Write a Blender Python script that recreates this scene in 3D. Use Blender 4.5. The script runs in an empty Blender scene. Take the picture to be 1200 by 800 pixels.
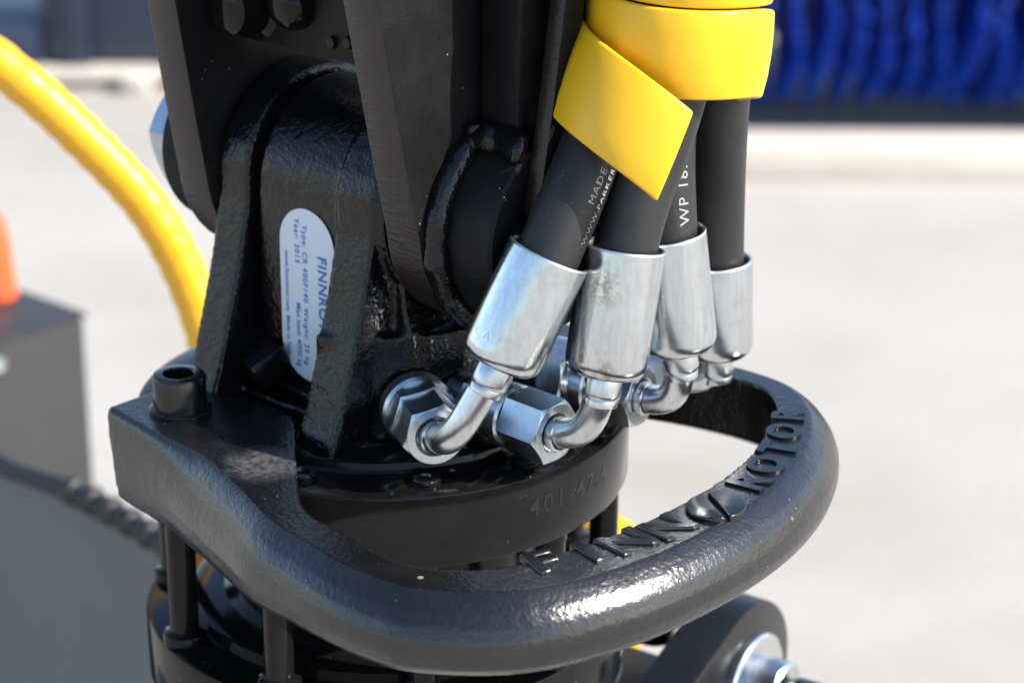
import bpy, bmesh, math, random
from mathutils import Vector, Matrix
random.seed(7)
R = math.radians
SC = bpy.context.scene
COL = SC.collection
Z0 = 0.95                      # height of the rotator's upper disc above the ground (m)
PHI = R(42)                    # the pin axis points right-front, 42 degrees off the picture plane

# ------------------------------------------------------------------ camera
th, rl = R(21.08), R(0.4557)
Xa = Vector((1, 0, 0)); Ua = Vector((0, math.sin(th), math.cos(th))); Fw = Vector((0, math.cos(th), -math.sin(th)))
Xr = Xa*math.cos(rl) + Ua*math.sin(rl); Ur = Ua*math.cos(rl) - Xa*math.sin(rl)
CAMP = Vector((0.04159, -0.69075, 0.28498 + Z0))
cd = bpy.data.cameras.new('camera'); cam = bpy.data.objects.new('camera', cd); COL.objects.link(cam)
M = Matrix((Xr, Ur, -Fw)).transposed().to_4x4(); M.translation = CAMP
cam.matrix_world = M
cd.sensor_width = 22.3; cd.lens = 49.99; cd.clip_start = 0.02; cd.clip_end = 200
cd.dof.use_dof = True; cd.dof.focus_distance = 0.655; cd.dof.aperture_fstop = 7.5
SC.camera = cam

# ------------------------------------------------------------------ sky, sun, exposure
SUN_AZ, SUN_EL = R(-16), R(37)       # azimuth as an angle in the xy plane (from +x), sun stands right-front
wd = bpy.data.worlds.new('World'); SC.world = wd; wd.use_nodes = True
wt = wd.node_tree
sky = wt.nodes.new('ShaderNodeTexSky'); sky.sky_type = 'NISHITA'; sky.sun_disc = False
sky.sun_elevation = SUN_EL; sky.sun_rotation = math.pi/2 - SUN_AZ
sky.air_density = 1.0; sky.dust_density = 0.9; sky.ozone_density = 2.0
wt.links.new(sky.outputs[0], wt.nodes['Background'].inputs[0]); wt.nodes['Background'].inputs[1].default_value = 0.15
sl = bpy.data.lights.new('sun', 'SUN'); sl.energy = 4.6; sl.angle = R(0.53); sl.color = (1, 0.955, 0.89)
so = bpy.data.objects.new('sun', sl); COL.objects.link(so)
sd = Vector((math.cos(SUN_AZ)*math.cos(SUN_EL), math.sin(SUN_AZ)*math.cos(SUN_EL), math.sin(SUN_EL)))
so.rotation_euler = sd.to_track_quat('Z', 'Y').to_euler(); so.location = (2, -2, 4)
SC.view_settings.view_transform = 'Standard'; SC.view_settings.look = 'None'
SC.view_settings.gamma = 1; SC.view_settings.use_curve_mapping = False
SC.view_settings.exposure = 0.80
SC.render.engine = 'CYCLES'
SC.cycles.use_denoising = True
SC.cycles.max_bounces = 6; SC.cycles.use_adaptive_sampling = True; SC.cycles.adaptive_threshold = 0.015; SC.cycles.caustics_reflective = False; SC.cycles.caustics_refractive = False
SC.cycles.sample_clamp_indirect = 6

# ------------------------------------------------------------------ materials
def nm(t, typ, **kw):
    n = t.nodes.new(typ)
    for k, v in kw.items(): setattr(n, k, v)
    return n
def base(name, col, rough=0.5, metal=0.0, spec=0.5):
    m = bpy.data.materials.new(name); m.use_nodes = True
    t = m.node_tree; b = t.nodes['Principled BSDF']
    b.inputs['Base Color'].default_value = (*col, 1); b.inputs['Roughness'].default_value = rough
    b.inputs['Metallic'].default_value = metal; b.inputs['Specular IOR Level'].default_value = spec
    return m, t, b
def coord(t):
    return nm(t, 'ShaderNodeTexCoord').outputs['Object']
def noise_(t, co, scale, detail=3, rough=0.55, vec_scale=None):
    if vec_scale:
        mp = nm(t, 'ShaderNodeMapping'); mp.inputs['Scale'].default_value = vec_scale
        t.links.new(co, mp.inputs[0]); co = mp.outputs[0]
    n = nm(t, 'ShaderNodeTexNoise'); n.inputs['Scale'].default_value = scale
    n.inputs['Detail'].default_value = detail; n.inputs['Roughness'].default_value = rough
    t.links.new(co, n.inputs['Vector']); return n.outputs['Fac']
def ramp(t, fac, stops):
    r = nm(t, 'ShaderNodeValToRGB'); e = r.color_ramp.elements
    while len(e) < len(stops): e.new(0.5)
    for i, (p, c) in enumerate(stops):
        e[i].position = p; e[i].color = (*c, 1) if isinstance(c, tuple) else (c, c, c, 1)
    t.links.new(fac, r.inputs[0]); return r.outputs[0]
def mixc(t, fac, a, b):
    m = nm(t, 'ShaderNodeMix', data_type='RGBA')
    if isinstance(fac, float): m.inputs[0].default_value = fac
    else: t.links.new(fac, m.inputs[0])
    for s, v in ((6, a), (7, b)):
        if isinstance(v, tuple): m.inputs[s].default_value = (*v, 1)
        else: t.links.new(v, m.inputs[s])
    return m.outputs[2]
def math_(t, op, a, b=None):
    m = nm(t, 'ShaderNodeMath', operation=op)
    for i, v in enumerate((a, b)):
        if v is None: continue
        if isinstance(v, (int, float)): m.inputs[i].default_value = v
        else: t.links.new(v, m.inputs[i])
    return m.outputs[0]
def bump(t, b, hs):
    prev = None
    for h, strength, dist in hs:
        n = nm(t, 'ShaderNodeBump'); n.inputs['Strength'].default_value = strength; n.inputs['Distance'].default_value = dist
        t.links.new(h, n.inputs['Height'])
        if prev is not None: t.links.new(prev, n.inputs['Normal'])
        prev = n.outputs[0]
    t.links.new(prev, b.inputs['Normal'])

def black_paint(name, col=(0.0045, 0.0045, 0.005), rough=0.22, peel=0.5, cast=0.0, dust=0.5, scuff=None, grain=None, spec=0.5, chips=0.0):
    m, t, b = base(name, col, rough, 0, spec)
    co = coord(t)
    hs = []
    if cast:
        hs.append((noise_(t, co, 190, 2, 0.5), cast, 0.0010))
        hs.append((noise_(t, co, 620, 2, 0.6), min(1.0, cast*1.8), 0.00042))
    if grain:
        hs.append((noise_(t, co, 260, 3, 0.6, grain), 0.55, 0.0006))
    hs.append((noise_(t, co, 900, 2, 0.5), peel, 0.00012))
    hs.append((noise_(t, co, 2600, 1, 0.5), peel*0.5, 0.00004))
    bump(t, b, hs)
    # dust film and specks on the paint; on the plates they also imitate sparkle
    film = ramp(t, noise_(t, co, 38, 4, 0.65), [(0.45, 0.0), (0.8, 0.13*dust)])
    sp = nm(t, 'ShaderNodeTexVoronoi'); sp.inputs['Scale'].default_value = 330; t.links.new(co, sp.inputs['Vector'])
    spk = ramp(t, sp.outputs['Distance'], [(0.055, 0.85), (0.10, 0.0)])
    spk = math_(t, 'MULTIPLY', spk, ramp(t, noise_(t, co, 70, 2), [(0.56, 0.0), (0.66, dust)]))
    c = mixc(t, film, col, (0.10, 0.092, 0.085))
    c = mixc(t, spk, c, (0.42, 0.40, 0.37))
    if chips:                       # sparse flecks of grit and overspray
        vc = nm(t, 'ShaderNodeTexVoronoi'); vc.inputs['Scale'].default_value = 75; t.links.new(co, vc.inputs['Vector'])
        fl = math_(t, 'MULTIPLY', ramp(t, vc.outputs['Distance'], [(0.045, 0.9*chips), (0.075, 0.0)]), ramp(t, noise_(t, co, 24, 2), [(0.5, 0.0), (0.56, 1.0)]))
        c = mixc(t, fl, c, (0.45, 0.40, 0.32))
    rr = math_(t, 'ADD', rough, math_(t, 'MULTIPLY', noise_(t, co, 60, 4, 0.6), 0.12))
    rr = math_(t, 'SUBTRACT', rr, 0.05)
    if scuff:
        for (p, rad) in scuff:
            v = nm(t, 'ShaderNodeVectorMath', operation='DISTANCE'); t.links.new(co, v.inputs[0]); v.inputs[1].default_value = p
            wob = math_(t, 'MULTIPLY', noise_(t, co, 110, 4, 0.7), 0.9)
            d = ramp(t, math_(t, 'ADD', math_(t, 'DIVIDE', v.outputs['Value'], rad), math_(t, 'SUBTRACT', wob, 0.45)), [(0.4, 1.0), (0.95, 0.0)])
            w = math_(t, 'MULTIPLY', d, ramp(t, noise_(t, co, 420, 6, 0.75), [(0.36, 0.15), (0.6, 0.9)]))
            c = mixc(t, w, c, (0.105, 0.102, 0.10))
            rr = math_(t, 'ADD', rr, math_(t, 'MULTIPLY', w, 0.25))
    t.links.new(c, b.inputs['Base Color']); t.links.new(rr, b.inputs['Roughness'])
    return m

def LV(a, n, z): return Vector((a, -n, z))/1000.0     # pin-axis frame (a along the pin, n to the left-front, z up), mm

MAT = {}
MAT['gloss'] = black_paint('black_gloss_paint', col=(0.0055, 0.0054, 0.0054), rough=0.1, peel=0.16, dust=0.5, spec=0.22, chips=1.0)
MAT['cast'] = black_paint('black_painted_casting', col=(0.0045, 0.0045, 0.005), rough=0.13, peel=0.3, cast=0.42, dust=0.25, spec=0.36)
MAT['guard'] = black_paint('black_painted_forging', col=(0.005, 0.005, 0.0055), rough=0.24, peel=0.75, cast=0.22, dust=0.6, spec=0.8, chips=0.8,
                           scuff=[(LV(26, 76, 8), 0.015)])
MAT['plate'] = black_paint('satin_black_steel_plate', col=(0.0075, 0.0075, 0.0078), rough=0.4, peel=1.0, dust=0.9, spec=0.13)  # dust specks increased so their pale colour doubles as metallic sparkle
MAT['cut'] = black_paint('satin_black_flame_cut_edge', col=(0.013, 0.0075, 0.0055), rough=0.36, peel=0.5, dust=0.4, grain=(0.6, 0.6, 3.5))
MAT['bolt'] = black_paint('black_oxide_bolt', col=(0.005, 0.005, 0.006), rough=0.16, peel=0.2, dust=0.5)
MAT['grey'] = black_paint('grey_sheet_steel', col=(0.12, 0.122, 0.126), rough=0.45, peel=0.2, dust=0.3)
MAT['letter'] = black_paint('black_painted_lettering', col=(0.005, 0.005, 0.0055), rough=0.18, peel=0.3, cast=0.05, dust=0.5, spec=0.7)
MAT['arm'] = black_paint('black_arm_paint', col=(0.009, 0.009, 0.0095), rough=0.3, peel=0.3, dust=0.5)
MAT['farblack'] = black_paint('dull_black_sheet_steel', col=(0.028, 0.028, 0.03), rough=0.45, peel=0.2, dust=0.5)

def zinc(name, rough=0.2, tint=(0.72, 0.76, 0.79), wear=0.5, grime=()):
    m, t, b = base(name, tint, rough, 1.0)
    co = coord(t)
    streak = noise_(t, co, 420, 4, 0.65, (1, 1, 0.10))
    c = mixc(t, ramp(t, streak, [(0.40, 0.0), (0.72, wear)]), tint, (0.42, 0.43, 0.43))
    c = mixc(t, ramp(t, noise_(t, co, 150, 5, 0.7), [(0.50, 0.0), (0.72, wear)]), c, (0.44, 0.45, 0.44))
    c = mixc(t, ramp(t, noise_(t, co, 520, 4, 0.75), [(0.64, 0.0), (0.72, wear*1.2)]), c, (0.20, 0.19, 0.175))
    # fine scratches: thin iso-lines of a stretched noise
    sc = noise_(t, co, 60, 1, 0.4, (1.0, 0.5, 0.12)); ln = math_(t, 'ABSOLUTE', math_(t, 'SUBTRACT', sc, 0.5))
    scr = math_(t, 'MULTIPLY', ramp(t, ln, [(0.0, 0.5), (0.003, 0.0)]), ramp(t, noise_(t, co, 60, 2), [(0.58, 0.0), (0.66, 0.5)]))
    c = mixc(t, scr, c, (0.85, 0.86, 0.87))
    metal = None
    for (p, rad, col) in grime:
        v = nm(t, 'ShaderNodeVectorMath', operation='DISTANCE'); t.links.new(co, v.inputs[0]); v.inputs[1].default_value = p
        d = ramp(t, math_(t, 'DIVIDE', v.outputs['Value'], rad), [(0.3, 1.0), (1.0, 0.0)])
        w = math_(t, 'MULTIPLY', d, ramp(t, noise_(t, co, 260, 5, 0.75), [(0.46, 0.0), (0.58, 1.0)]))
        c = mixc(t, w, c, col)
    t.links.new(c, b.inputs['Base Color'])
    rr = math_(t, 'ADD', rough - 0.07, math_(t, 'MULTIPLY', noise_(t, co, 120, 5, 0.75), 0.2))
    rr = math_(t, 'ADD', rr, math_(t, 'MULTIPLY', scr, 0.2))
    t.links.new(rr, b.inputs['Roughness'])
    bump(t, b, [(noise_(t, co, 1100, 3, 0.6), 0.25, 0.00003), (noise_(t, co, 130, 3, 0.55), 0.3, 0.00016), (scr, 0.4, 0.00004), (streak, 0.25, 0.00005)])
    return m
MAT['zinc'] = zinc('zinc_plated_steel', 0.23, (0.66, 0.69, 0.715), 0.55)
MAT['zincnut'] = zinc('zinc_plated_nut', 0.26, (0.62, 0.67, 0.71), 0.45)
MAT['zincrim'] = zinc('bright_zinc_rim', 0.3, (0.82, 0.85, 0.86), 0.15)
MAT['chrome'] = zinc('polished_steel', 0.12, (0.75, 0.75, 0.74), 0.3)

def rubber():
    m, t, b = base('black_rubber', (0.012, 0.012, 0.013), 0.5)
    co = coord(t)
    sp = nm(t, 'ShaderNodeTexVoronoi'); sp.inputs['Scale'].default_value = 900; t.links.new(co, sp.inputs['Vector'])
    spk = math_(t, 'MULTIPLY', ramp(t, sp.outputs['Distance'], [(0.08, 0.7), (0.16, 0.0)]), ramp(t, noise_(t, co, 130, 3), [(0.5, 0.0), (0.62, 0.9)]))
    c = mixc(t, ramp(t, noise_(t, co, 60, 4), [(0.4, 0.0), (0.8, 0.35)]), (0.012, 0.012, 0.013), (0.035, 0.034, 0.033))
    t.links.new(mixc(t, spk, c, (0.3, 0.29, 0.28)), b.inputs['Base Color'])
    bump(t, b, [(noise_(t, co, 1500, 2), 0.3, 0.00008), (noise_(t, co, 250, 2), 0.15, 0.0003)])
    return m
MAT['rubber'] = rubber()
def yellow():
    m, t, b = base('yellow_plastic', (0.86, 0.47, 0.012), 0.34)
    co = coord(t)
    t.links.new(mixc(t, ramp(t, noise_(t, co, 45, 4), [(0.35, 0.0), (0.8, 0.5)]), (0.88, 0.50, 0.012), (0.80, 0.41, 0.012)), b.inputs['Base Color'])
    sc = math_(t, 'ABSOLUTE', math_(t, 'SUBTRACT', noise_(t, co, 42, 3, 0.6, (1, 1, 2.5)), 0.5))
    scr = math_(t, 'MULTIPLY', ramp(t, sc, [(0.0, 1.0), (0.005, 0.0)]), ramp(t, noise_(t, co, 26, 3), [(0.5, 0.0), (0.62, 0.45)]))
    dirt = ramp(t, noise_(t, co, 90, 5, 0.75), [(0.6, 0.0), (0.78, 0.35)])
    cc = mixc(t, dirt, b.inputs['Base Color'].links[0].from_socket, (0.42, 0.22, 0.02))
    t.links.new(mixc(t, scr, cc, (0.55, 0.33, 0.05)), b.inputs['Base Color'])
    t.links.new(math_(t, 'ADD', 0.26, math_(t, 'MULTIPLY', noise_(t, co, 70, 4), 0.2)), b.inputs['Roughness'])
    bump(t, b, [(noise_(t, co, 70, 3), 0.2, 0.0008), (noise_(t, co, 900, 2), 0.12, 0.00006), (scr, 0.3, 0.0001)])
    return m
MAT['yellow'] = yellow()
MAT['yellow_far'], _, _ = base('yellow_hose_cover', (0.84, 0.42, 0.012), 0.38)
MAT['orange'], _, _ = base('orange_plastic', (0.78, 0.11, 0.03), 0.4)
MAT['print'], _, _ = base('white_print', (0.36, 0.36, 0.355), 0.6)
MAT['ink'], _, _ = base('blue_ink', (0.06, 0.15, 0.5), 0.5)
MAT['label'], _, _ = base('white_label_film', (0.62, 0.68, 0.72), 0.32)
MAT['navy'] = black_paint('navy_painted_steel', col=(0.022, 0.034, 0.065), rough=0.35, peel=0.2, dust=0.3)
def bristle():
    m, t, b = base('blue_bristle', (0.012, 0.045, 0.36), 0.45)
    t.links.new(mixc(t, noise_(t, coord(t), 14, 3), (0.008, 0.035, 0.34), (0.02, 0.12, 0.80)), b.inputs['Base Color'])
    return m
MAT['bristle'] = bristle()
def wood():
    m, t, b = base('pale_sawn_wood', (0.5, 0.38, 0.22), 0.7)
    co = coord(t)
    t.links.new(ramp(t, noise_(t, co, 9, 5, 0.6, (1, 12, 12)), [(0.3, (0.60, 0.53, 0.42)), (0.7, (0.76, 0.70, 0.60))]), b.inputs['Base Color'])
    bump(t, b, [(noise_(t, co, 30, 4, 0.6, (1, 12, 12)), 0.3, 0.002)])
    return m
MAT['wood'] = wood()
def concrete(name, a, c2):
    m, t, b = base(name, a, 0.85)
    co = coord(t)
    big = ramp(t, noise_(t, co, 1.3, 5, 0.6), [(0.3, a), (0.7, c2)])
    fine = ramp(t, noise_(t, co, 60, 4, 0.7), [(0.35, 0.80), (0.65, 1.0)])
    mm = nm(t, 'ShaderNodeMix', data_type='RGBA', blend_type='MULTIPLY'); mm.inputs[0].default_value = 0.6
    t.links.new(big, mm.inputs[6]); t.links.new(fine, mm.inputs[7])
    st = ramp(t, noise_(t, co, 0.55, 4, 0.65, (1.0, 1.3, 1)), [(0.46, 0.0), (0.66, 0.8)])
    c = mixc(t, st, mm.outputs[2], (0.34, 0.30, 0.245))
    t.links.new(c, b.inputs['Base Color'])
    bump(t, b, [(noise_(t, co, 180, 4), 0.4, 0.002)])
    return m
MAT['ground'] = concrete('pale_concrete', (0.435, 0.403, 0.356), (0.51, 0.474, 0.422))
MAT['kerb'] = concrete('pale_kerb_stone', (0.56, 0.52, 0.46), (0.62, 0.58, 0.52))

# ------------------------------------------------------------------ mesh helpers
def finish(me, smooth=35):
    for p in me.polygons: p.use_smooth = True
    bm = bmesh.new(); bm.from_mesh(me)
    for e in bm.edges:
        e.smooth = not (len(e.link_faces) == 2 and e.calc_face_angle(0) > R(smooth))
    bm.to_mesh(me); bm.free()
def mk(name, vf, mat, parent=None, smooth=35, bevel=0.0, seg=2, remesh=None, loc=None):
    v, f = vf
    me = bpy.data.meshes.new(name)
    me.from_pydata([tuple(x) for x in v], [], f); me.update()
    bm = bmesh.new(); bm.from_mesh(me)
    bmesh.ops.remove_doubles(bm, verts=bm.verts, dist=1e-7)
    bmesh.ops.recalc_face_normals(bm, faces=bm.faces)
    if bevel:
        es = [e for e in bm.edges if len(e.link_faces) == 2 and e.calc_face_angle(0) > R(28)]
        bmesh.ops.bevel(bm, geom=es, offset=bevel, segments=seg, profile=0.5, affect='EDGES', clamp_overlap=True)
    bm.to_mesh(me); bm.free()
    me.materials.append(mat if not isinstance(mat, str) else MAT[mat])
    finish(me, smooth)
    o = bpy.data.objects.new(name, me); COL.objects.link(o)
    if parent is not None: o.parent = parent
    if loc is not None: o.location = loc
    if remesh:
        vs, it = remesh
        r = o.modifiers.new('remesh', 'REMESH'); r.mode = 'VOXEL'; r.voxel_size = vs; r.use_smooth_shade = True
        s = o.modifiers.new('smooth', 'SMOOTH'); s.factor = 0.5; s.iterations = it
    return o
def join(*vfs):
    V, Fc = [], []
    for v, f in vfs:
        k = len(V); V += list(v); Fc += [tuple(i + k for i in x) for x in f]
    return V, Fc
def frame(axis, ref=None):
    z = Vector(axis).normalized()
    ref = Vector(ref) if ref is not None else (Vector((0, 0, 1)) if abs(z.z) < 0.9 else Vector((0, 1, 0)))
    x = ref.cross(z).normalized(); y = z.cross(x)
    return x, y, z
def lathe(prof, seg=48, origin=(0, 0, 0), axis=(0, 0, 1), ref=None):
    """prof: (radius, height) pairs; an end with radius 0 is closed at a point"""
    x, y, z = frame(axis, ref); o = Vector(origin)
    V, Fc, rings = [], [], []
    for r, h in prof:
        if r < 1e-9:
            V.append(o + z*h); rings.append([len(V) - 1])
        else:
            k = len(V)
            for i in range(seg):
                a = 2*math.pi*i/seg
                V.append(o + z*h + x*(r*math.cos(a)) + y*(r*math.sin(a)))
            rings.append(list(range(k, k + seg)))
    for A, B in zip(rings, rings[1:]):
        for i in range(seg):
            j = (i + 1) % seg
            if len(A) == 1 and len(B) == 1: continue
            if len(A) == 1: Fc.append((A[0], B[i], B[j]))
            elif len(B) == 1: Fc.append((A[i], B[0], A[j]))
            else: Fc.append((A[i], B[i], B[j], A[j]))
    return V, Fc
def mmp(prof): return [(r/1000, h/1000) for r, h in prof]
def extrude(poly, vec):
    """poly: list of Vectors (planar), extruded by vec"""
    n = len(poly); V = [Vector(p) for p in poly] + [Vector(p) + Vector(vec) for p in poly]
    Fc = [tuple(range(n)), tuple(range(2*n - 1, n - 1, -1))] + [(i, (i + 1) % n, n + (i + 1) % n, n + i) for i in range(n)]
    return V, Fc
def slab(p0, ex, ey, ez):
    p0, ex, ey, ez = map(Vector, (p0, ex, ey, ez))
    return extrude([p0, p0 + ex, p0 + ex + ey, p0 + ey], ez)
def box(x0, x1, y0, y1, z0, z1):
    return slab((x0, y0, z0), (x1 - x0, 0, 0), (0, y1 - y0, 0), (0, 0, z1 - z0))
def spline(pts, per=8, closed=False):
    pts = [Vector(p) for p in pts]; out = []
    n = len(pts)
    for i in range(n - 1):
        p0 = pts[i - 1] if i > 0 else pts[0]*2 - pts[1]
        p1, p2 = pts[i], pts[i + 1]
        p3 = pts[i + 2] if i + 2 < n else pts[-1]*2 - pts[-2]
        for k in range(per):
            t = k/per
            out.append(0.5*((2*p1) + (p2 - p0)*t + (2*p0 - 5*p1 + 4*p2 - p3)*t*t + (3*p1 - p0 - 3*p2 + p3)*t*t*t))
    out.append(pts[-1]); return out
def fillet(pts, rad, per=8):
    pts = [Vector(p) for p in pts]; out = [pts[0]]
    for i in range(1, len(pts) - 1):
        d0 = (pts[i - 1] - pts[i]); d1 = (pts[i + 1] - pts[i])
        r = min(rad, d0.length*0.95, d1.length*0.95)
        a = pts[i] + d0.normalized()*r; c = pts[i] + d1.normalized()*r
        for k in range(per + 1):
            t = k/per; out.append(a*(1 - t)**2 + pts[i]*2*t*(1 - t) + c*t*t)
    out.append(pts[-1]); return out
def tube(path, rad, seg=24, caps=True):
    n = len(path); V, Fc = [], []
    T = [(path[min(i + 1, n - 1)] - path[max(i - 1, 0)]).normalized() for i in range(n)]
    x, y, _ = frame(T[0])
    for i in range(n):
        x = (x - T[i]*x.dot(T[i])).normalized(); y = T[i].cross(x)
        r = rad(i/(n - 1)) if callable(rad) else rad
        for k in range(seg):
            a = 2*math.pi*k/seg; V.append(path[i] + x*(r*math.cos(a)) + y*(r*math.sin(a)))
    for i in range(n - 1):
        for k in range(seg):
            j = (k + 1) % seg
            Fc.append((i*seg + k, i*seg + j, (i + 1)*seg + j, (i + 1)*seg + k))
    if caps:
        Fc.append(tuple(range(seg - 1, -1, -1))); Fc.append(tuple((n - 1)*seg + k for k in range(seg)))
    return V, Fc
def hexnut(af, H, hole, origin, axis, turn=0.0, depth=None, both=False):
    """hexagon nut with chamfered corners, its hole recessed; af = across flats (mm)"""
    ap = af/2; rc = ap*0.985; V, Fc = [], []; N = 72
    x, y, z = frame(axis); o = Vector(origin)
    def rh(a): return ap/math.cos((a % (math.pi/3)) - math.pi/6)
    def ring(fn):
        k = len(V)
        for i in range(N):
            a = 2*math.pi*i/N; r, h = fn(a)
            V.append(o + (x*(r*math.cos(a + turn)) + y*(r*math.sin(a + turn)) + z*h)/1000)
        return list(range(k, k + N))
    def ch(a): return max(0.0, rh(a) - rc)*0.62
    rings = [ring(lambda a: (rc*0.96, 0)), ring(lambda a: (rc, 0)), ring(lambda a: (rh(a), ch(a) if both else 0.01)), ring(lambda a: (rh(a), H - ch(a))), ring(lambda a: (rc, H)),
             ring(lambda a: (hole + 0.5, H)), ring(lambda a: (hole, H - 0.5)), ring(lambda a: (hole, H - (depth or H*0.5)))]
    for A, B in zip(rings, rings[1:]):
        for i in range(N):
            j = (i + 1) % N; Fc.append((A[i], A[j], B[j], B[i]))
    Fc.append(tuple(reversed(rings[0]))); Fc.append(tuple(rings[-1]))
    return V, Fc
def text_vf(s, size, bold=0.0, depth=0.0, spacing=1.0, res=4, align='CENTER'):
    cu = bpy.data.curves.new('t', 'FONT'); cu.body = s; cu.size = size; cu.offset = bold*size; cu.extrude = depth
    cu.space_character = spacing; cu.resolution_u = res; cu.align_x = align; cu.align_y = 'CENTER'
    ob = bpy.data.objects.new('t', cu); COL.objects.link(ob)
    bpy.context.view_layer.update()
    dg = bpy.context.evaluated_depsgraph_get()
    me = bpy.data.meshes.new_from_object(ob.evaluated_get(dg))
    v = [p.co.copy() for p in me.vertices]; f = [tuple(p.vertices) for p in me.polygons]
    bpy.data.objects.remove(ob); bpy.data.curves.remove(cu); bpy.data.meshes.remove(me)
    return v, f
def fine(vf, lim=0.0009):
    me = bpy.data.meshes.new('t'); me.from_pydata([tuple(p) for p in vf[0]], [], vf[1]); bm = bmesh.new(); bm.from_mesh(me)
    bmesh.ops.triangulate(bm, faces=bm.faces)
    for _ in range(4):
        es = [e for e in bm.edges if e.calc_length() > lim]
        if not es: break
        bmesh.ops.subdivide_edges(bm, edges=es, cuts=1); bmesh.ops.triangulate(bm, faces=bm.faces)
    bm.verts.index_update(); out = ([v.co.copy() for v in bm.verts], [tuple(v.index for v in f.verts) for f in bm.faces])
    bm.free(); bpy.data.meshes.remove(me); return out
def empty(name, loc, label, cat, rz=0.0, group=None):
    o = bpy.data.objects.new(name, None); o.empty_display_size = 0.02; COL.objects.link(o)
    o.location = loc; o.rotation_euler = (0, 0, rz); o['label'] = label; o['category'] = cat
    if group: o['group'] = group
    return o
def tag(o, label, cat, group=None, kind=None):
    if label: o['label'] = label
    if cat: o['category'] = cat
    if group: o['group'] = group
    if kind: o['kind'] = kind
    return o

# ================================================================== THE SETTING
g = mk('ground', ([(-60, -60, 0), (60, -60, 0), (60, 90, 0), (-60, 90, 0)], [(0, 1, 2, 3)]), 'ground')
tag(g, None, None, kind='structure')

# ================================================================== THE ROTATOR
rot = empty('rotator', (0, 0, Z0), 'glossy black hydraulic rotator with curved hose guard in the centre', 'rotator', -PHI)
AX = (1, 0, 0)          # pin axis in the rotator's own frame
# --- two discs, core
mk('port_disc', lathe(mmp([(0, 3), (59.5, 3), (60.8, 2.4), (61.4, 0.6), (62.5, -0.2), (63.5, 0.0), (78.2, 0), (79.5, -0.5), (80, -1.8), (80, -22.6), (79.4, -24), (78, -24.5), (0, -24.5)]), 128), 'gloss', rot)
mk('core', lathe(mmp([(0, -24), (56, -24), (56, -27), (51, -30), (51, -63), (54, -65.5), (63, -66), (64.5, -67), (65, -71), (0, -71)]), 96), 'gloss', rot)
mk('base_disc', lathe(mmp([(0, -70.5), (78.2, -70.5), (79.5, -71), (80, -72.3), (80, -92), (79, -93), (79, -95), (80, -96), (80, -103), (79, -105), (0, -105)]), 128), 'gloss', rot)
# --- ten clamp bolts with their sleeves round the waist
for k in range(10):
    an = math.atan2(-0.0364, -0.0628) + k*R(36) + PHI
    p = (72.6*math.cos(an)/1000, 72.6*math.sin(an)/1000, 0)
    s = mk('clamp_sleeve', lathe(mmp([(0, -24), (5.1, -24), (5.1, -27.5), (4.7, -28), (4.7, -66.5), (5.2, -67), (6.6, -67.5), (7, -68.2), (7, -70.8), (0, -70.8)]), 28, p), 'gloss', rot)
# --- stud heads let into the disc's top
for (wx, wy) in ((-20.7, -66.2), (16.5, -69.2), (46, -53), (66, -24)):
    q = Matrix.Rotation(PHI, 3, 'Z') @ Vector((wx, wy, 0))/1000
    mk('stud_head', lathe(mmp([(0, 1.2), (2.2, 1.2), (2.5, 2.2), (4.0, 2.2), (4.4, 1.8), (4.4, 0.9), (4.0, 0.7), (4.4, 0.4), (4.4, -0.5), (0, -0.5)]), 24, q), 'bolt', rot)
# --- stamped number on the disc's rim
def on_rim(vf, r, ang0, z0, flip=1):
    v, f = vf; out = []
    for p in v:
        a = ang0 + p.x/r
        out.append(Vector((math.cos(a)*(r + p.z), math.sin(a)*(r + p.z), z0 + p.y)))
    return out, f
wa = math.atan2(-0.052, 0.061) + PHI
mk('stamped_number', on_rim(text_vf('401-47:4', 0.0085, 0.006, 0.0, 1.25), 0.08012, wa, -0.0105), black_paint('stamped_paint', col=(0.004, 0.004, 0.004), rough=0.3, dust=0.1), rot)

# --- the casting: port housing, two ribs, barrel and web fused into one body
def prof_a(pts, a0, a1):      # polygon in (n, z) extruded along the pin axis, mm
    return extrude([LV(a0, n, z) for n, z in pts], LV(a1 - a0, 0, 0))
def rib_profile():
    P = [(54, -1), (50, 8), (47.5, 14), (37.8, 47), (33.0, 68)]
    for k in range(1, 15):
        a = math.pi*k/15; P.append((33.5*math.cos(a), 72 + 33.5*math.sin(a)))
    return P + [(-33.5, 70), (-38.5, 47), (-46.5, 14), (-53, -1)]
ribs = [prof_a(rib_profile(), -39, -25.5), prof_a(rib_profile(), 14, 30)]
barrel = lathe(mmp([(0, -22.5), (30.6, -22.5), (31.5, -21.5), (31.5, 33), (0, 33)]), 64, LV(0, 0, 72), AX)
inner = lathe(mmp([(0, -38), (27, -38), (27, 30), (0, 30)]), 48, LV(0, 0, 72), AX)
web = prof_a([(31.2, -1), (31.2, 72), (-31.2, 72), (-31.2, -1)], -23, 20)
web2 = prof_a([(27, -1), (27, 72), (-27, 72), (-27, -1)], -30, 20)
HP = [(14, 43), (26, 40.5), (38.5, 20.8), (43, 8), (43.5, -8), (38.5, -20.8), (26, -40.5), (14, -43)]
housing = extrude([LV(a, n, -1) for a, n in HP], (0, 0, 0.0375))
hfoot = extrude([LV(a*1.08, n*1.08, -1) for a, n in HP], (0, 0, 0.0045))
def prof_n(pts, n0, n1): return extrude([LV(a, n0, z) for a, z in pts], LV(0, n1 - n0, 0))
gusset = prof_n([(24, -1), (24, 60), (33, 60), (35, 44), (37.5, 36.5), (37.5, -1)], 25, -25)
foot = prof_a([(40, -1), (38, 7), (-38, 7), (-40, -1)], -33, 30)
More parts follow.
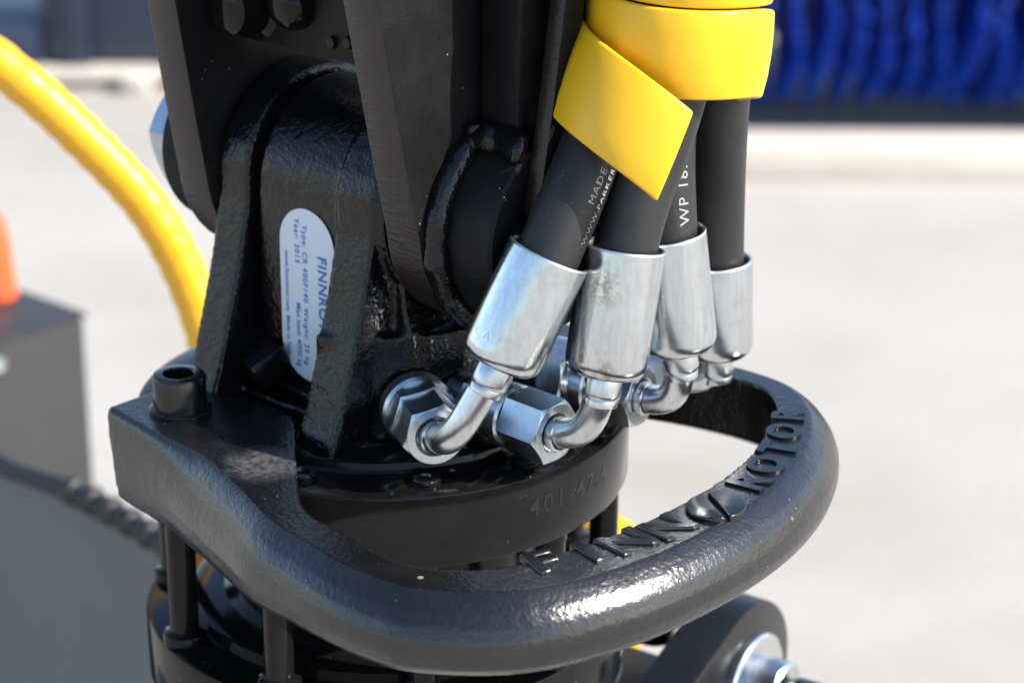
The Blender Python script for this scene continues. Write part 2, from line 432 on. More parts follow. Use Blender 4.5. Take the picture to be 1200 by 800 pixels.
cast = mk('casting', join(*ribs, barrel, inner, web, web2, housing, hfoot, gusset, foot), 'cast', rot, remesh=(0.0009, 4))
# --- small block bolted at the foot of the pocket
mk('lock_block', slab(LV(-31, 33, 8.5), LV(18, 7, 0), LV(4, -9, 8), LV(0, 4, 8)), 'gloss', rot, bevel=0.0012)
# --- type label on the web
def stadium(ca, zc0, zc1, r, n):
    P = []
    for k in range(25): a = math.pi*k/24; P.append(LV(ca + r*math.cos(a), n, zc1 + r*math.sin(a)))
    for k in range(25): a = math.pi + math.pi*k/24; P.append(LV(ca + r*math.cos(a), n, zc0 + r*math.sin(a)))
    return P
lab = mk('type_label', extrude(stadium(-0.6, 26.0, 58, 12.2, 31.45), LV(0, 0.25, 0)), 'label', rot)
lab['label'] = 'white oval type label with blue print'
def label_text(s, size, a, z, bold=0.0, sp=1.0):
    v, f = text_vf(s, size/1000, bold, 0, sp, 3, 'LEFT')
    # reads from top to bottom: text x runs down (-z), text y runs along +a
    return [LV(a + p.y*1000, 31.92, z - p.x*1000) for p in v], f
mk('label_print', join(label_text('FINNROTOR', 5.2, 6.0, 56.5, 0.02, 1.12), label_text('Type: CR 400F140', 2.9, -1.6, 65, 0.006, 1.15), label_text('Year: 2015', 2.9, -5.0, 66.5, 0.006, 1.15),
                       label_text('Weight: 29 kg', 2.9, -1.6, 38, 0.006, 1.15), label_text('Max load: 4000 kg', 2.9, -5.0, 39, 0.006, 1.0),
                       label_text('www.finnrotor.com  Made in Finland', 2.5, -9.8, 55, 0.006, 1.0)), 'ink', lab)

# --- port adaptors (flange, hexagon) for the four hoses;   (base, direction, from, to) in rotator mm
def rotW(a, n, z): return LV(a, n, z)
PORT = [  # base (a, n, z), front of swivel nut (a, n, z), adaptor flange radius
    ((34.5, 22.3, 14.5), (60.6, 37.9, 14.5), 10.8),
    ((42.5, 9.5, 14.5), (84.8, 10.9, 14.5), 9.6),
    ((41.5, -22.0, 14.5), (86.0, -28.0, 14.5), 9.6),
    ((34.0, -33.0, 13.0), (76.5, -54.6, 12.0), 9.6)]
for i, (b0, f0, fr) in enumerate(PORT):
    B, Fp = LV(*b0), LV(*f0); d = (Fp - B).normalized(); L = (Fp - B).length*1000
    ln = L - 17.0                       # the adaptor ends where the swivel nut begins
    if i == 0:
        vf = join(lathe(mmp([(0, 0), (fr, 0), (fr + 0.5, 0.6), (fr + 0.5, 5.2), (fr - 0.4, 6.2), (0, 6.2)]), 48, B + d*0.004, d))
        hx = hexnut(19.2, 7.0, 5.0, B + d*0.0102, d, R(12), both=True)
        pa = mk('port_fitting', vf, 'zincnut', rot); mk('adaptor_nut', hx, 'zincnut', pa, smooth=25)
    else:
        vf = lathe(mmp([(0, 0), (7.6, 0), (7.6, ln - 6), (fr, ln - 5.5), (fr + 0.4, ln - 5), (fr + 0.4, ln - 0.8), (fr - 0.3, ln), (0, ln)]), 48, B, d)
        pa = mk('port_fitting', vf, 'zincnut', rot)
        mk('adaptor_nut', hexnut(19.6, 9, 5.0, B + d*(ln - 17)/1000, d, R(8*i), both=True), 'zincnut', pa, smooth=25)

# --- the hose guard: lofted along its measured plan, then fused and softened like the forging it is
INN = [(-41, 44), (-15, 44.6), (6, 46), (34, 69.6), (56.9, 88.0), (75.6, 91.6), (91.1, 93.7), (102.3, 93.6), (113.2, 88.6), (124.0, 74.9), (131.0, 48.6), (133.0, 20.9), (131.2, -9.2), (124.4, -36), (115.9, -55.3), (108.0, -66.2), (98, -72.6), (86, -72.4), (70, -69), (45, -62), (20, -52), (6, -46), (-15, -44.6), (-41, -44)]
OUT = [(-41, 79.4), (-14, 82.4), (8, 84.6), (34, 92.6), (55.9, 100.4), (72, 102.8), (90.6, 105.2), (105.5, 104.6), (117.5, 100.6), (136.0, 83.2), (146.2, 55), (149.2, 22), (146.8, -8.0), (139.0, -36), (128.0, -57.6), (117.0, -71.0), (103, -80.2), (86.6, -82.0), (70, -79.5), (45, -75.5), (20, -74), (6, -74), (-14, -74), (-41, -74)]
BLK = [2, 1.8, 1.05, 0.8, 0.45, 0.2, 0, 0, 0, 0, 0, 0, 0, 0, 0, 0, 0, 0, 0, 0.2, 0.7, 1, 1.8, 2]
BAR_P = [(0, 8), (2.4, 6.3), (4.9, 4.2), (7.3, 1.0), (8.9, -3.0), (9.3, -7.0), (8.2, -11.0), (5.2, -14.0), (1.0, -15.8), (-3.5, -15.6)]
BLO_P = [(0, 8), (1.2, 7.0), (1.9, 4.2), (2.2, 0.0), (2.4, -5.5), (2.4, -11), (2.3, -16), (1.6, -20), (-0.6, -22.6), (-7, -23.4)]
MID_P = [(0, 8), (2.0, 5.8), (3.9, 3.0), (5.6, -1.0), (7.0, -5.6), (7.8, -10.6), (7.6, -15.6), (6.0, -19.4), (2.0, -22.0), (-5, -22.6)]
st = spline([Vector((INN[i][0], INN[i][1], BLK[i])) for i in range(len(INN))], 6)
so_ = spline([Vector((OUT[i][0], OUT[i][1], 0)) for i in range(len(OUT))], 6)
V, Fc = [], []; NS = len(BAR_P) + 2
for i, (p, q) in enumerate(zip(st, so_)):
    bl = max(0.0, min(2.0, p.z)); I2, O2 = p.xy, q.xy
    # outward direction: normal of the outer outline
    tq = (so_[min(i + 1, len(so_) - 1)].xy - so_[max(i - 1, 0)].xy).normalized(); nrm = Vector((-tq.y, tq.x))
    if nrm.dot(O2 - I2) < 0: nrm = -nrm
    sec = [(I2, 8.0)]
    lo, hi, fb = (BAR_P, MID_P, bl) if bl <= 1 else (MID_P, BLO_P, bl - 1)
    for (u0, z0), (u1, z1) in zip(lo, hi):
        u = u0*(1 - fb) + u1*fb; z = z0*(1 - fb) + z1*fb
        sec.append((O2 + nrm*u, z))
    bl = min(bl, 1.0); zb = -12.0*(1 - bl) + -21.0*bl
    sec.append((I2 + (O2 - I2)*(0.04 + 0.3*bl), zb))
    for (pt, z) in sec:
        sh = (8.0 - z)*0.22 if i == 0 else 0.0             # the cut end leans in towards its foot
        V.append(LV(pt.x + sh, pt.y, z))
K = len(st)
for i in range(K - 1):
    for k in range(NS):
        j = (k + 1) % NS; Fc.append((i*NS + k, i*NS + j, (i + 1)*NS + j, (i + 1)*NS + k))
Fc.append(tuple(range(NS))); Fc.append(tuple((K - 1)*NS + k for k in range(NS - 1, -1, -1)))
guard = mk('hose_guard', (V, Fc), 'guard', rot, remesh=(0.0008, 2))
# --- raised lettering FINN (disc) ROTOR along the guard's top
def mid_normal(a, n):
    best = min(range(len(st)), key=lambda i: ((st[i].xy + so_[i].xy)/2 - Vector((a, n))).length)
    i0, i1 = max(best - 2, 0), min(best + 2, len(st) - 1)
    t = ((st[i1].xy + so_[i1].xy) - (st[i0].xy + so_[i0].xy)).normalized()
    c = (st[best].xy + so_[best].xy)/2
    return t, c
for ch, a, n, size, kk in (('F', 129.6, 68.4, 16.5, 1.2), ('I', 134.6, 55.6, 16.5, 1.2), ('N', 138.2, 43.2, 16.5, 1.2), ('N', 140.7, 28.4, 16.5, 1.2), ('R', 139.6, -10.8, 15, 1.05), ('O', 135.9, -24.2, 15, 1.0), ('T', 131.4, -36.4, 15, 1.0), ('O', 125.2, -48.0, 14, 1.0), ('R', 118.6, -59.2, 13.5, 1.0)):
    t, c = mid_normal(a, n); u = Vector((-t.y, t.x))       # t: reading direction; u: towards the letter's top (inwards)
    ctr = Vector((a, n)); 
    if u.dot(-ctr) < 0: u = -u
    v, f = text_vf(ch, size/1000, 0.04, 0.0013, 1, 4)
    vv = []
    for p in v:
        q = ctr + t*p.x*1000*kk + u*p.y*1000
        vv.append(LV(q.x, q.y, 7.6 + p.z*1000))
    o = mk('raised_letter', (vv, f), 'letter', guard)
    bv = o.modifiers.new('bevel', 'BEVEL'); bv.width = 0.0006; bv.segments = 3; bv.limit_method = 'ANGLE'
# --- the emblem between the words: a raised disc cut by a diagonal groove
ctr = Vector((142.4, 9.3)); t, c = mid_normal(*ctr); u = Vector((-t.y, t.x)); u = -u if u.dot(-ctr) < 0 else u
def half(sgn):
    P = []; ang = R(62); r = 10.2; gap = 0.9
    d = Vector((math.cos(ang), math.sin(ang))); e = Vector((-d.y, d.x))*sgn
    for k in range(25):
        w = math.acos(0) * 0 + math.pi*k/24
        p = d*(r*math.cos(w)) + e*(gap + (r - gap)*math.sin(w))
        q = ctr + t*p.x*0.95 + u*p.y*0.78
        P.append(LV(q.x, q.y, 6.8))
    return extrude(P, (0, 0, 0.0026))
for sgn in (-1, 1):
    mk('raised_emblem_half', half(sgn), 'letter', guard, bevel=0.0005, seg=3)

# --- socket-head screw in the guard's block
for (a, n) in ((-22.3, 66.5), (-22.3, -60.0)):
    sc_ = mk('socket_screw', lathe(mmp([(0, 8), (9.6, 8), (9.6, 9.3), (9.2, 9.6), (8.3, 9.7), (8.3, 19.6), (7.9, 20.4), (7.2, 20.7), (5.0, 20.7), (4.7, 20.3), (4.7, 14.5), (0, 14)]), 48, LV(a, n, 0)), 'bolt', rot)

# ================================================================== THE CRANE LINK ABOVE
link = empty('crane_link', (0, 0, Z0), 'satin black steel link of heavy plates pinned to the top of the rotator', 'crane link', -PHI)
TOPZ = 205
def plate_profile(nf=36.5, slope=0.215, r=33.5, top=TOPZ):
    P = [(nf + slope*(top - 72), top)]
    P.append((nf + slope*20, 92)); P.append((nf, 74))
    for k in range(1, 20):
        a = -math.pi*k/20; P.append(((nf - 0.5)*math.cos(a), 73 + r*math.sin(a)*0.98))
    P += [(-nf, 74), (-nf - slope*20, 92), (-nf - slope*(top - 72), top)]
    return P
def plate(name, prof, a0, a1):
    o = mk(name, prof_a(prof, a0, a1), 'plate', link, bevel=0.0009)
    o.data.materials.append(MAT['cut'])
    for p in o.data.polygons:
        if abs(p.normal.x) < 0.5: p.material_index = 1
    return o
plate('side_plate', plate_profile(36.5, 0.16), -55, -41)
plate('side_plate', plate_profile(36.5, 0.215), 38.5, 52.5)
# third, thinner plate right of the barrel
plate('strap', [(0, TOPZ), (6.5, 144), (11.5, 112), (17, 84), (16, 78), (8, 76), (6, 84), (2.5, 112), (-2.5, 144), (-9, TOPZ)], 75, 81)
# cross plates between them
mk('cross_plate', slab(LV(-42, 23, 116), LV(81, 0, 0), LV(0, -12, 0), LV(0, 0, 88)), 'plate', link, bevel=0.0008)
mk('cross_plate', slab(LV(52, -4, 98), LV(24, 0, 0), LV(0, -12, 0), LV(0, -2, 107)), 'plate', link, bevel=0.0008)
mk('stiffener', prof_a([(13, TOPZ), (13, 104), (11, 98), (-6, 98), (-6, TOPZ)], 54.5, 69.5), 'plate', link, bevel=0.0012)
# pin barrel with its weld collar, welds
mk('pin_barrel', lathe(mmp([(0, 50), (29.5, 50), (30.3, 51), (30.3, 73.5), (29.5, 74.6), (0, 74.6)]), 72, LV(0, 0, 72), AX), 'plate', link)
def weld(path_fn, n, r0, r1):
    P = [path_fn(i/n) for i in range(n + 1)]
    return tube(P, lambda t: r0 + (r1 - r0)*(0.5 + 0.5*math.sin(t*n*1.2)) + 0.0003*math.sin(t*91), 12)
mk('weld_bead', weld(lambda t: LV(54.5, 31.5*math.cos(R(-120 + 300*t)), 72 + 31.5*math.sin(R(-120 + 300*t))), 60, 0.0040, 0.0043), 'cast', link, remesh=(0.0008, 10))
mk('weld_bead', weld(lambda t: LV(54 + 19*t, 12.5 + 1.6*math.sin(t*9), 99.5 + 1.5*math.sin(t*math.pi)), 24, 0.0048, 0.0058), 'cast', link, remesh=(0.0008, 16))
mk('weld_bead', weld(lambda t: LV(54.5 - 0.4*t, 14.5, 97 + 8*t), 8, 0.0034, 0.0044), 'cast', link, remesh=(0.0008, 3))
# pin: boss, bolt head on the left
mk('pin_boss', lathe(mmp([(0, -75), (26, -75), (27.3, -73.5), (27.3, -54), (0, -54)]), 64, LV(0, 0, 72), AX), 'plate', link)
mk('pin_bolt_head', hexnut(37, 15, 8, LV(-74.5, 0, 72), (-1, 0, 0), R(10)), 'zincnut', link, smooth=25)
# bolt heads on the cross plate
mk('bolt_head', lathe(mmp([(0, 8), (3.5, 7.8), (6.5, 6.4), (8.2, 3.6), (8.6, 0), (0, -1)]), 32, LV(-12, 22.6, 131), LV(0, 1, 0).normalized()), 'gloss', link)
mk('bolt_head', lathe(mmp([(0, 13), (6.0, 13), (8.2, 11.5), (9, 8), (9.4, 2), (12, 0), (0, -1)]), 32, LV(-31, 22.6, 128), LV(0, 1, 0).normalized()), 'gloss', link)
mk('bolt_head', lathe(mmp([(0, 2), (1.6, 1.8), (2.2, 0), (0, -1)]), 16, LV(4, 22.6, 121.5), LV(0, 1, 0).normalized()), 'gloss', link)
mk('bolt_head', lathe(mmp([(0, 2), (1.6, 1.8), (2.2, 0), (0, -1)]), 16, LV(11, 22.6, 122.5), LV(0, 1, 0).normalized()), 'gloss', link)

# ================================================================== FOUR HYDRAULIC HOSES
def w2(x, y, z): return Vector((x, y, z))/1000 + Vector((0, 0, Z0))     # mm round the rotator -> world
def rot2w(p): return Matrix.Rotation(-PHI, 3, 'Z') @ p + Vector((0, 0, Z0))
HOSES = [
 dict(C=(23.6, -80.6, 16.4), B=(37.5, -79.5, 42.0), T=(52.0, -74.5, 74.3), P=[(59.6, -67.5, 92), (65.5, -59.5, 106), (72, -51.5, 124), (75.5, -46, 150), (78, -42, 235)],
      label='leftmost hydraulic hose, leaning right above the front left nut', print=[('MADE', 3.3, 15.5, 36), ('WWW.PARKER', 2.9, 4.5, 58)]),
 dict(C=(64.4, -73, 16.2), B=(68.4, -73, 36.5), T=(73.4, -67.5, 74.3), P=[(77.6, -64.5, 88), (82.8, -60.5, 102), (88.5, -58, 124), (90.5, -57.5, 150), (92.5, -55, 235)],
      label='second hydraulic hose from the left, its ferrule scuffed brown at both ends', print=[]),
 dict(C=(93.2, -43, 14.4), B=(92.0, -43, 33.0), T=(86.9, -43, 70.4), P=[(86.0, -40, 90), (86.6, -35.5, 111), (88, -29.5, 136), (88.3, -28.5, 160), (90, -26, 235)],
      label='third hydraulic hose from the left with large white print', print=[('WP 18.0', 5.2, 2.2, 34)]),
 dict(C=(106.6, -12, 9.0), B=(106.2, -12, 19.5), T=(104.4, -12, 51.5), P=[(103.6, -15.5, 75), (102.6, -25, 100), (102.5, -36, 128), (103.2, -40.8, 155), (105, -38, 235)],
      label='rightmost hydraulic hose standing loose in its ferrule', print=[])]
for i, H in enumerate(HOSES):
    b0, f0, _ = PORT[i]
    Bp, Fp = rot2w(LV(*b0)), rot2w(LV(*f0)); d = (Fp - Bp).normalized()
    loc = Fp - d*0.0165
    hz = empty('hydraulic_hose', loc, H['label'], 'hydraulic hose', 0, 'four hydraulic hoses with zinc fittings on the rotator')
    S = lambda vf: ([Vector(p) - loc for p in vf[0]], vf[1])
    mk('swivel_nut', S(hexnut(17.8, 15.5 if i else 13.5, 5.9, loc + d*(0.0 if i else 0.002), d, R((14, 4, -6, 20)[i]), 5)), 'zincnut', hz, smooth=25)
    Cc, Bf, Tf = w2(*H['C']), w2(*H['B']), w2(*H['T'])
    ax = (Tf - Bf).normalized()
    path = fillet([Fp - d*0.006, Cc, Bf + ax*0.002], 0.0125, 12)
    mk('elbow_tube', S(tube(path, 0.0046, 32)), 'zinc', hz)
    mk('elbow_collar', S(lathe(mmp([(4.7, -9.0), (5.15, -8.7), (5.25, -7.2), (5.1, -6.6), (5.5, -6.1), (5.7, -5.0), (5.6, -1.2), (5.3, 0.4), (4.6, 0.5)]), 40, Bf, ax)), 'zinc', hz)
    mk('elbow_collar', S(lathe(mmp([(4.7, -3.2), (5.3, -2.6), (5.35, -1.0), (5.2, 0.6), (4.7, 0.9)]), 36, Fp + d*0.0005, d)), 'zinc', hz)
    L = (Tf - Bf).length*1000; RF = 12.1
    fer = mk('ferrule', S(lathe(mmp([(4.8, 0.2), (8.0, 0.2), (9.9, 0.7), (11.2, 1.8), (11.9, 3.4), (RF, 5.2), (RF, L*0.5), (RF + 0.1, L - 4), (RF + 0.05, L - 0.6)]), 72, Bf, ax)), zinc('zinc_ferrule', 0.18, (0.66, 0.695, 0.725), 0.45, [(tuple(Bf + ax*0.003 + Vector((-0.004, -0.011, 0)) - loc), 0.010, (0.30, 0.25, 0.19)), (tuple(Tf - ax*0.008 + Vector((-0.006, -0.010, 0)) - loc), 0.009, (0.34, 0.32, 0.29))] if i == 1 else []), hz)
    if i < 2:
        fx = Vector((0, -1, 0)); fx = (fx - ax*fx.dot(ax)).normalized(); fy = ax.cross(fx)
        v, f = fine(text_vf('LAMILIV', 0.0036, 0.0, 0, 2.2, 3)); out = []
        for p in v:
            a_ = p.x/0.0121 - 0.05; out.append(Bf + ax*(0.0085 + p.y) + (fx*math.cos(a_) + fy*math.sin(a_))*(RF/1000 + 0.00004))
        mk('stamped_mark', S((out, f)), 'zincnut', fer)
    mk('ferrule_rim', S(lathe(mmp([(RF + 0.05, L - 0.6), (RF - 0.15, L), (RF - 0.75, L + 0.05), (RF - 1.0, L - 0.3), (RF - 1.05, L - 3), (RF - 1.05, L - 20), (0, L - 20)]), 72, Bf, ax)), 'zincrim', fer)
    # hose
    pts = [Bf + ax*(L - 19)/1000, Bf + ax*(L - 6)/1000] + [w2(*p) for p in H['P']]
    hp = spline(pts, 10)
    ho = mk('hose_line', S(tube(hp, 0.0093, 40)), 'rubber', hz)
    # white print lying on the rubber
    cum = [0.0]
    for a_, b_ in zip(hp, hp[1:]): cum.append(cum[-1] + (b_ - a_).length)
    s0 = next(c for c, q in zip(cum, hp) if (q - Bf).dot(ax) >= L/1000 - 0.0005)
    def at(s):
        for k in range(len(hp) - 1):
            if cum[k + 1] >= s:
                f_ = (s - cum[k])/(cum[k + 1] - cum[k]); p = hp[k].lerp(hp[k + 1], f_)
                T = (hp[min(k + 2, len(hp) - 1)] - hp[max(k - 1, 0)]).normalized(); return p, T
        return hp[-1], (hp[-1] - hp[-2]).normalized()
    for (s_, size, off, alpha) in H['print']:
        v, f = fine(text_vf(s_, size/1000, 0.0, 0, 1.15, 3, 'LEFT')); out = []
        for p in v:
            q, T = at(s0 + off/1000 + p.x)
            nn = (Vector((0, -1, 0.35)) - T*Vector((0, -1, 0.35)).dot(T)).normalized(); side = nn.cross(T)
            if side.x < 0: side = -side
            a_ = R(alpha) - p.y/0.0097
            out.append(q + (nn*math.cos(a_) + side*math.sin(a_))*0.00938)
        mk('hose_print', S((out, f)), 'print', ho)

# ================================================================== YELLOW SPIRAL WRAP ROUND THE HOSES
def wrap():
    th0, th1, n = -900, 274, 230
    V, Fc = [], []
    Hh = 12.7
    for k in range(n + 1):
        t = th0 + (th1 - th0)*k/n
        if t <= 0: z = 125.5 - t/360*25.8
        elif t <= 180: z = 125.5 - 12.0*(t/180)**1.7
        else: u = (t - 180)/94; z = 113.5 - 12.0*u - 2.5*u*u
        v_ = max(0, min(1, (120 - t)/120)); z += v_*(3.3*math.cos(R(t)) - 1.8)
        u = max(0, min(1, (t + 60)/240)); u = u*u*(3 - 2*u)
        cx = 88.8 + (82.0 - 88.8)*u; cy = -44 + (-54 + 44)*u; Hh = 12.7 + 0.6*u
        if t < -90: cx += 0.9*(-90 - t)/360; cy += 0.6*(-90 - t)/360
        w = Vector((0.02 + 0.38*u, 0.02 + 0.26*u, 1)).normalized()
        r = 26.8 + 1.8*u
        a = R(t); e = Vector((math.cos(a), math.sin(a), 0)); e = (e - w*e.dot(w)).normalized()
        c = Vector((cx, cy, z))
        bulge = 0.5
        for (rr, hh) in ((r - 1.0, -Hh), (r + 0.0, -Hh*0.5), (r + 0.4, 0), (r + 0.4, Hh*0.5), (r, Hh), (r - 2.4, Hh), (r - 2.1, 0), (r - 3.4, -Hh)):
            V.append(c + e*rr + w*hh)
    m = 8
    for k in range(n):
        for j in range(m):
            j2 = (j + 1) % m; Fc.append((k*m + j, k*m + j2, (k + 1)*m + j2, (k + 1)*m + j))
    Fc.append(tuple(range(m))); Fc.append(tuple(n*m + j for j in range(m - 1, -1, -1)))
    return [v/1000 for v in V], Fc
wr = mk('spiral_hose_wrap', wrap(), 'yellow', None, smooth=50, bevel=0.0008, seg=3, loc=(0, 0, Z0))
tag(wr, 'bright yellow plastic spiral band wrapped round the four black hoses', 'hose wrap')

# ================================================================== NEAR BACKGROUND
# yellow spiral-covered hose: an arc on the left, passing behind the rotator
hp = spline([w2(-330, 262, 150), w2(-240, 256, 92), w2(-174, 250, 45), w2(-140.5, 250, 13), w2(-113, 250, -21), w2(-95, 248, -62), w2(-80, 235, -115), w2(-45, 205, -160), w2(5, 165, -165), w2(48, 130, -130), w2(72, 112, -104), w2(86, 101, -110), w2(82, 94, -150), w2(76, 90, -210), w2(70, 90, -330), w2(60, 110, -600), w2(40, 160, -930)], 14)
yh = mk('yellow_hose', ([p - Vector((0, 0, Z0)) for p in tube(hp, lambda t: 0.0094 + 0.00038*math.sin(t*420), 20)[0]], tube(hp, 0.01, 20)[1]), 'yellow_far', None, smooth=60, loc=(0, 0, Z0))
tag(yh, 'thick yellow hose arching in from the upper left behind the rotator', 'hose')

# black steel box, its right corner towards us, orange cap on it
def prism_xy(pts, z0, z1): return extrude([Vector((x, y, z0)) for x, y in pts], (0, 0, z1 - z0))
c0 = Vector((-0.2548, 0.800)); d1 = Vector((-0.66, -0.75)); d2 = Vector((-0.72, 0.60)); zb = Z0 - 0.2706
bx = [c0, c0 + d1*0.34, c0 + d1*0.34 + d2*0.36, c0 + d2*0.36]
sh = Vector((-0.48, 0.78))
cab = empty('steel_box', (sh.x, sh.y, 0), 'dull black steel box with an orange cap on top at the left', 'box')
mk('box_body', prism_xy([p - sh for p in bx], 0.0, zb - 0.004), 'farblack', cab, bevel=0.004)
mk('box_lid', prism_xy([p - sh for p in [c0 + Vector((0.002, 0)), c0 + d1*0.342, c0 + d1*0.342 + d2*0.36, c0 + d2*0.36]], zb - 0.0035, zb), 'farblack', cab, bevel=0.001)
mk('bolt_head', hexnut(9, 4, 2, Vector((-0.3045 - sh.x, 0.7415 - sh.y, zb - 0.016)), (0.75, -0.66, 0)), 'zincnut', cab)
oc = mk('orange_cap', lathe(mmp([(0, 0), (14, 0), (16, 3), (15, 12), (13, 40), (11, 56), (7, 64), (0, 66)]), 32), 'orange', None, loc=(-0.322, 0.826, zb + 0.0002))
tag(oc, 'orange rounded cap standing on the black steel box at the left edge', 'cap')

# upright grey sheet in front of the box, lower left
r0, r1 = Vector((-0.416, 0.624)), Vector((-0.1195, 0.3364)); fall = Vector((0.697, 0.717))*0.005
zr = Z0 - 0.2315
sh2 = Vector((-0.27, 0.48))
pn = empty('sheet_steel_panel', (sh2.x, sh2.y, 0), 'large smooth grey upright steel panel at the lower left', 'steel panel')
mk('panel_sheet', prism_xy([p - sh2 for p in (r0, r1, r1 + fall, r0 + fall)], 0.0, zr), 'grey', pn, bevel=0.001)
# corrugated black hose lying on the panel's top edge
def al(t, dz=0.0, off=0.0): p = r0.lerp(r1, t) + Vector((0.697, 0.717))*off; return Vector((p.x, p.y, zr + 0.0055 + dz))
hp = spline([al(0.03), al(0.25), al(0.45, 0.002, 0.002), al(0.62, -0.001, -0.002), al(0.78, 0.003, 0.001), al(0.98)], 14)
lc = al(0.6, -0.0055)
cv = empty('corrugated_hose', lc, 'thin black corrugated hose lying along the top edge of the grey panel', 'hose')
vf = tube(hp, 0.0052, 16)
mk('cable', ([p - lc for p in vf[0]], vf[1]), 'rubber', cv)
cum = [0.0]
for a_, b_ in zip(hp, hp[1:]): cum.append(cum[-1] + (b_ - a_).length)
s = 0.305
while s < cum[-1] - 0.004:
    i = next(j for j in range(len(cum)) if cum[j] >= s); p = hp[i - 1].lerp(hp[i], (s - cum[i - 1])/(cum[i] - cum[i - 1])); T = (hp[i] - hp[i - 1]).normalized()
    mk('corrugation_ring', lathe(mmp([(4.5, -4.6), (7.2, -3.0), (8.0, 0), (7.2, 3.0), (4.5, 4.6)]), 20, p - lc, T), 'rubber', cv)
    s += 0.0165

# grapple arm with its pin, lower right
arm = empty('grapple_arm', tuple(w2(60, 20, -150)), 'black rounded grapple arm with bright pin at the bottom right', 'grapple arm', R(-35))
AI = Matrix.Rotation(R(35), 3, 'Z')
def AL(p): return AI @ (Vector(p) - w2(60, 20, -150))
ce = AL(w2(112, 49, -126.5))                       # eye centre in the arm's frame; x is the pin axis
P = []
for k in range(25):
    a = R(-85 + 200*k/24); P.append(Vector((ce.x, ce.y + 0.030*math.cos(a), ce.z + 0.030*math.sin(a))))
P.append(Vector((ce.x, ce.y - 0.115, ce.z - 0.012))); P.append(Vector((ce.x, ce.y - 0.115, ce.z - 0.06)))
mk('arm_plate', extrude(P, (0.0195, 0, 0)), 'arm', arm, bevel=0.0015)
mk('washer', lathe(mmp([(0, 19), (18, 19), (19, 19.8), (19, 22.5), (18, 23.3), (0, 23.3)]), 48, ce, (1, 0, 0)), 'chrome', arm)
mk('pin', lathe(mmp([(0, 22.5), (11.5, 22.5), (11.5, 34), (10.5, 35), (0, 35)]), 40, ce, (1, 0, 0)), 'zinc', arm)
mk('pin_cap', lathe(mmp([(0, 35), (5.5, 35), (7.5, 39), (8.0, 54), (6.4, 55), (5.8, 49), (0, 49)]), 32, ce, (1, 0, 0)), 'bolt', arm)
mk('cross_beam', slab(AL(w2(-40, 60, -175)), (0.17, 0, 0), (0, 0.07, 0), (0, 0, 0.054)), 'farblack', arm, bevel=0.004)
mk('grease_cap', lathe(mmp([(0, 0), (9, 0), (9, 10), (6, 13), (6, 20), (4, 23), (0, 23)]), 28, AL(w2(92, 48, -112)), (0.2, 0, 1)), 'bolt', arm)

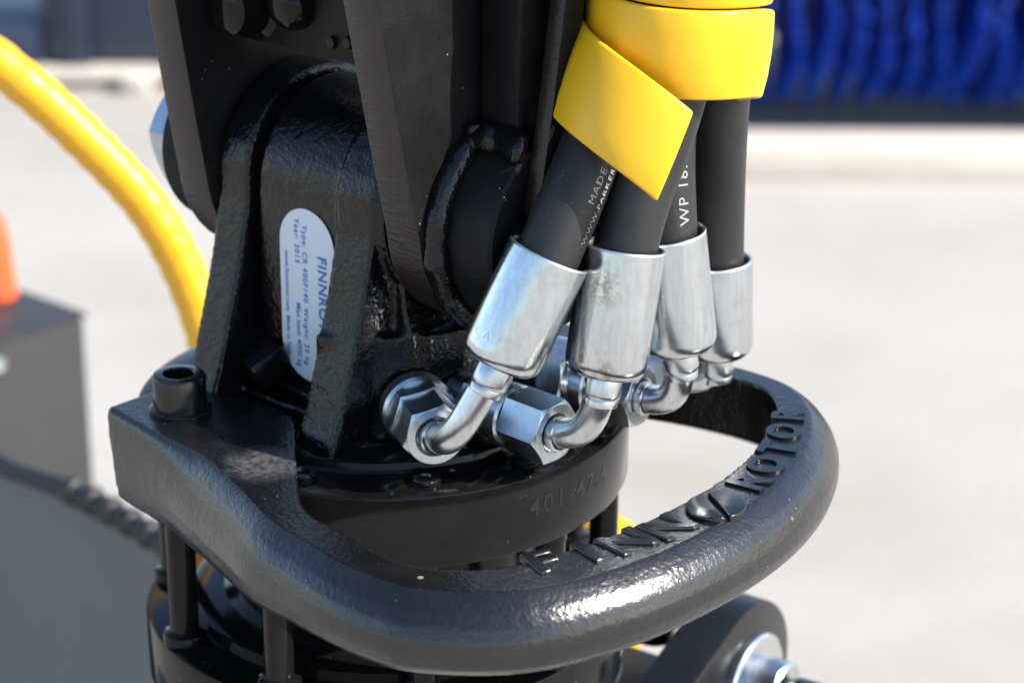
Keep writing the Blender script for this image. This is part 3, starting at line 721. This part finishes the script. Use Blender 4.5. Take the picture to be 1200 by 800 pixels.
# ================================================================== FAR BACKGROUND
# blue sweeper brush behind, on its timber
br = empty('sweeper_brush', (1.05, 3.865, 0.0), 'blue bristle sweeper brush roller at the top right', 'brush', R(-2))
mk('brush_shaft', lathe([(0, -0.85), (0.09, -0.85), (0.09, 0.85), (0, 0.85)], 32, (0, 0, 0.40), (1, 0, 0)), 'farblack', br)
def ring_mesh(seed):
    rd = random.Random(seed); V, Fc = [], []
    for k in range(130):
        a = 2*math.pi*(k + rd.uniform(-.4, .4))/130
        for s in range(4):
            L = 0.375 + rd.uniform(-0.018, 0.012); da = rd.uniform(-0.06, 0.06); dx = rd.uniform(-0.011, 0.011) + 0.012*math.sin(a*5 + seed)
            w0, w1 = 0.0032, rd.uniform(0.0022, 0.0042); i0 = len(V)
            for (r, ww, x, aa) in ((0.085, w0, 0, a), (0.24, w0*1.1, dx*0.4, a + da*0.3), (L, w1, dx, a + da)):
                er = Vector((0, math.cos(aa), math.sin(aa))); et = Vector((0, -math.sin(aa), math.cos(aa)))
                for (p, q) in ((-1, -1), (1, -1), (1, 1), (-1, 1)):
                    V.append(er*r + et*(p*ww) + Vector((x + q*ww*0.9, 0, 0)))
            for l in range(2):
                for j in range(4):
                    j2 = (j + 1) % 4; Fc.append((i0 + l*4 + j, i0 + l*4 + j2, i0 + l*4 + 4 + j2, i0 + l*4 + 4 + j))
            Fc.append((i0 + 8, i0 + 9, i0 + 10, i0 + 11))
    return V, Fc
protos = []
for k in range(29):
    x = -0.80 + k*0.056
    if k < 4:
        o = mk('bristle_ring', ring_mesh(k), 'bristle', br, smooth=20); protos.append(o)
    else:
        o = protos[k % 4].copy(); COL.objects.link(o); o.parent = br
    o.location = (x, 0, 0.40 + random.uniform(-.006, .006)); o.rotation_euler = (random.uniform(0, 6.28), 0, 0)
tb = mk('timber', box(-1.3, 1.3, -0.06, 0.06, 0, 0.066), 'wood', None, bevel=0.004, loc=(1.0, 3.40, 0))
tb.rotation_euler = (0, 0, R(0.5))
tag(tb, 'long pale timber lying in front of the blue brush', 'timber')
# navy machine on a pallet, top left
pal = empty('pallet', (-0.95, 4.25, 0), 'pale wooden pallet under the navy machine at the top left', 'pallet', R(1.0))
for k in range(5):
    mk('deck_board', box(-0.65, 0.65, -0.30 + k*0.15, -0.19 + k*0.15, 0.018, 0.036), 'wood', pal, bevel=0.002)
for x in (-0.62, -0.30, 0.175, 0.55):
    mk('pallet_runner', box(x, x + 0.055, -0.335, 0.40, 0.0, 0.0175), 'wood', pal, bevel=0.002)
    mk('pallet_block', box(x + 0.002, x + 0.053, -0.345, -0.302, 0.018, 0.034), 'wood', pal, bevel=0.002)
nv = empty('navy_machine', (-0.95, 4.25, 0.0365), 'navy painted machine standing on the pallet at the top left', 'machine', R(1.0))
mk('machine_body', box(0.0, 0.62, -0.24, 0.30, 0.0, 0.52), 'navy', nv, bevel=0.012)
mk('machine_step', box(-0.64, -0.002, -0.26, 0.12, 0.0, 0.085), 'navy', nv, bevel=0.01)
mk('machine_rib', box(0.05, 0.10, -0.262, -0.242, 0.0, 0.50), 'navy', nv, bevel=0.004)
mk('machine_rib', box(0.30, 0.36, -0.262, -0.242, 0.0, 0.50), 'navy', nv, bevel=0.004)
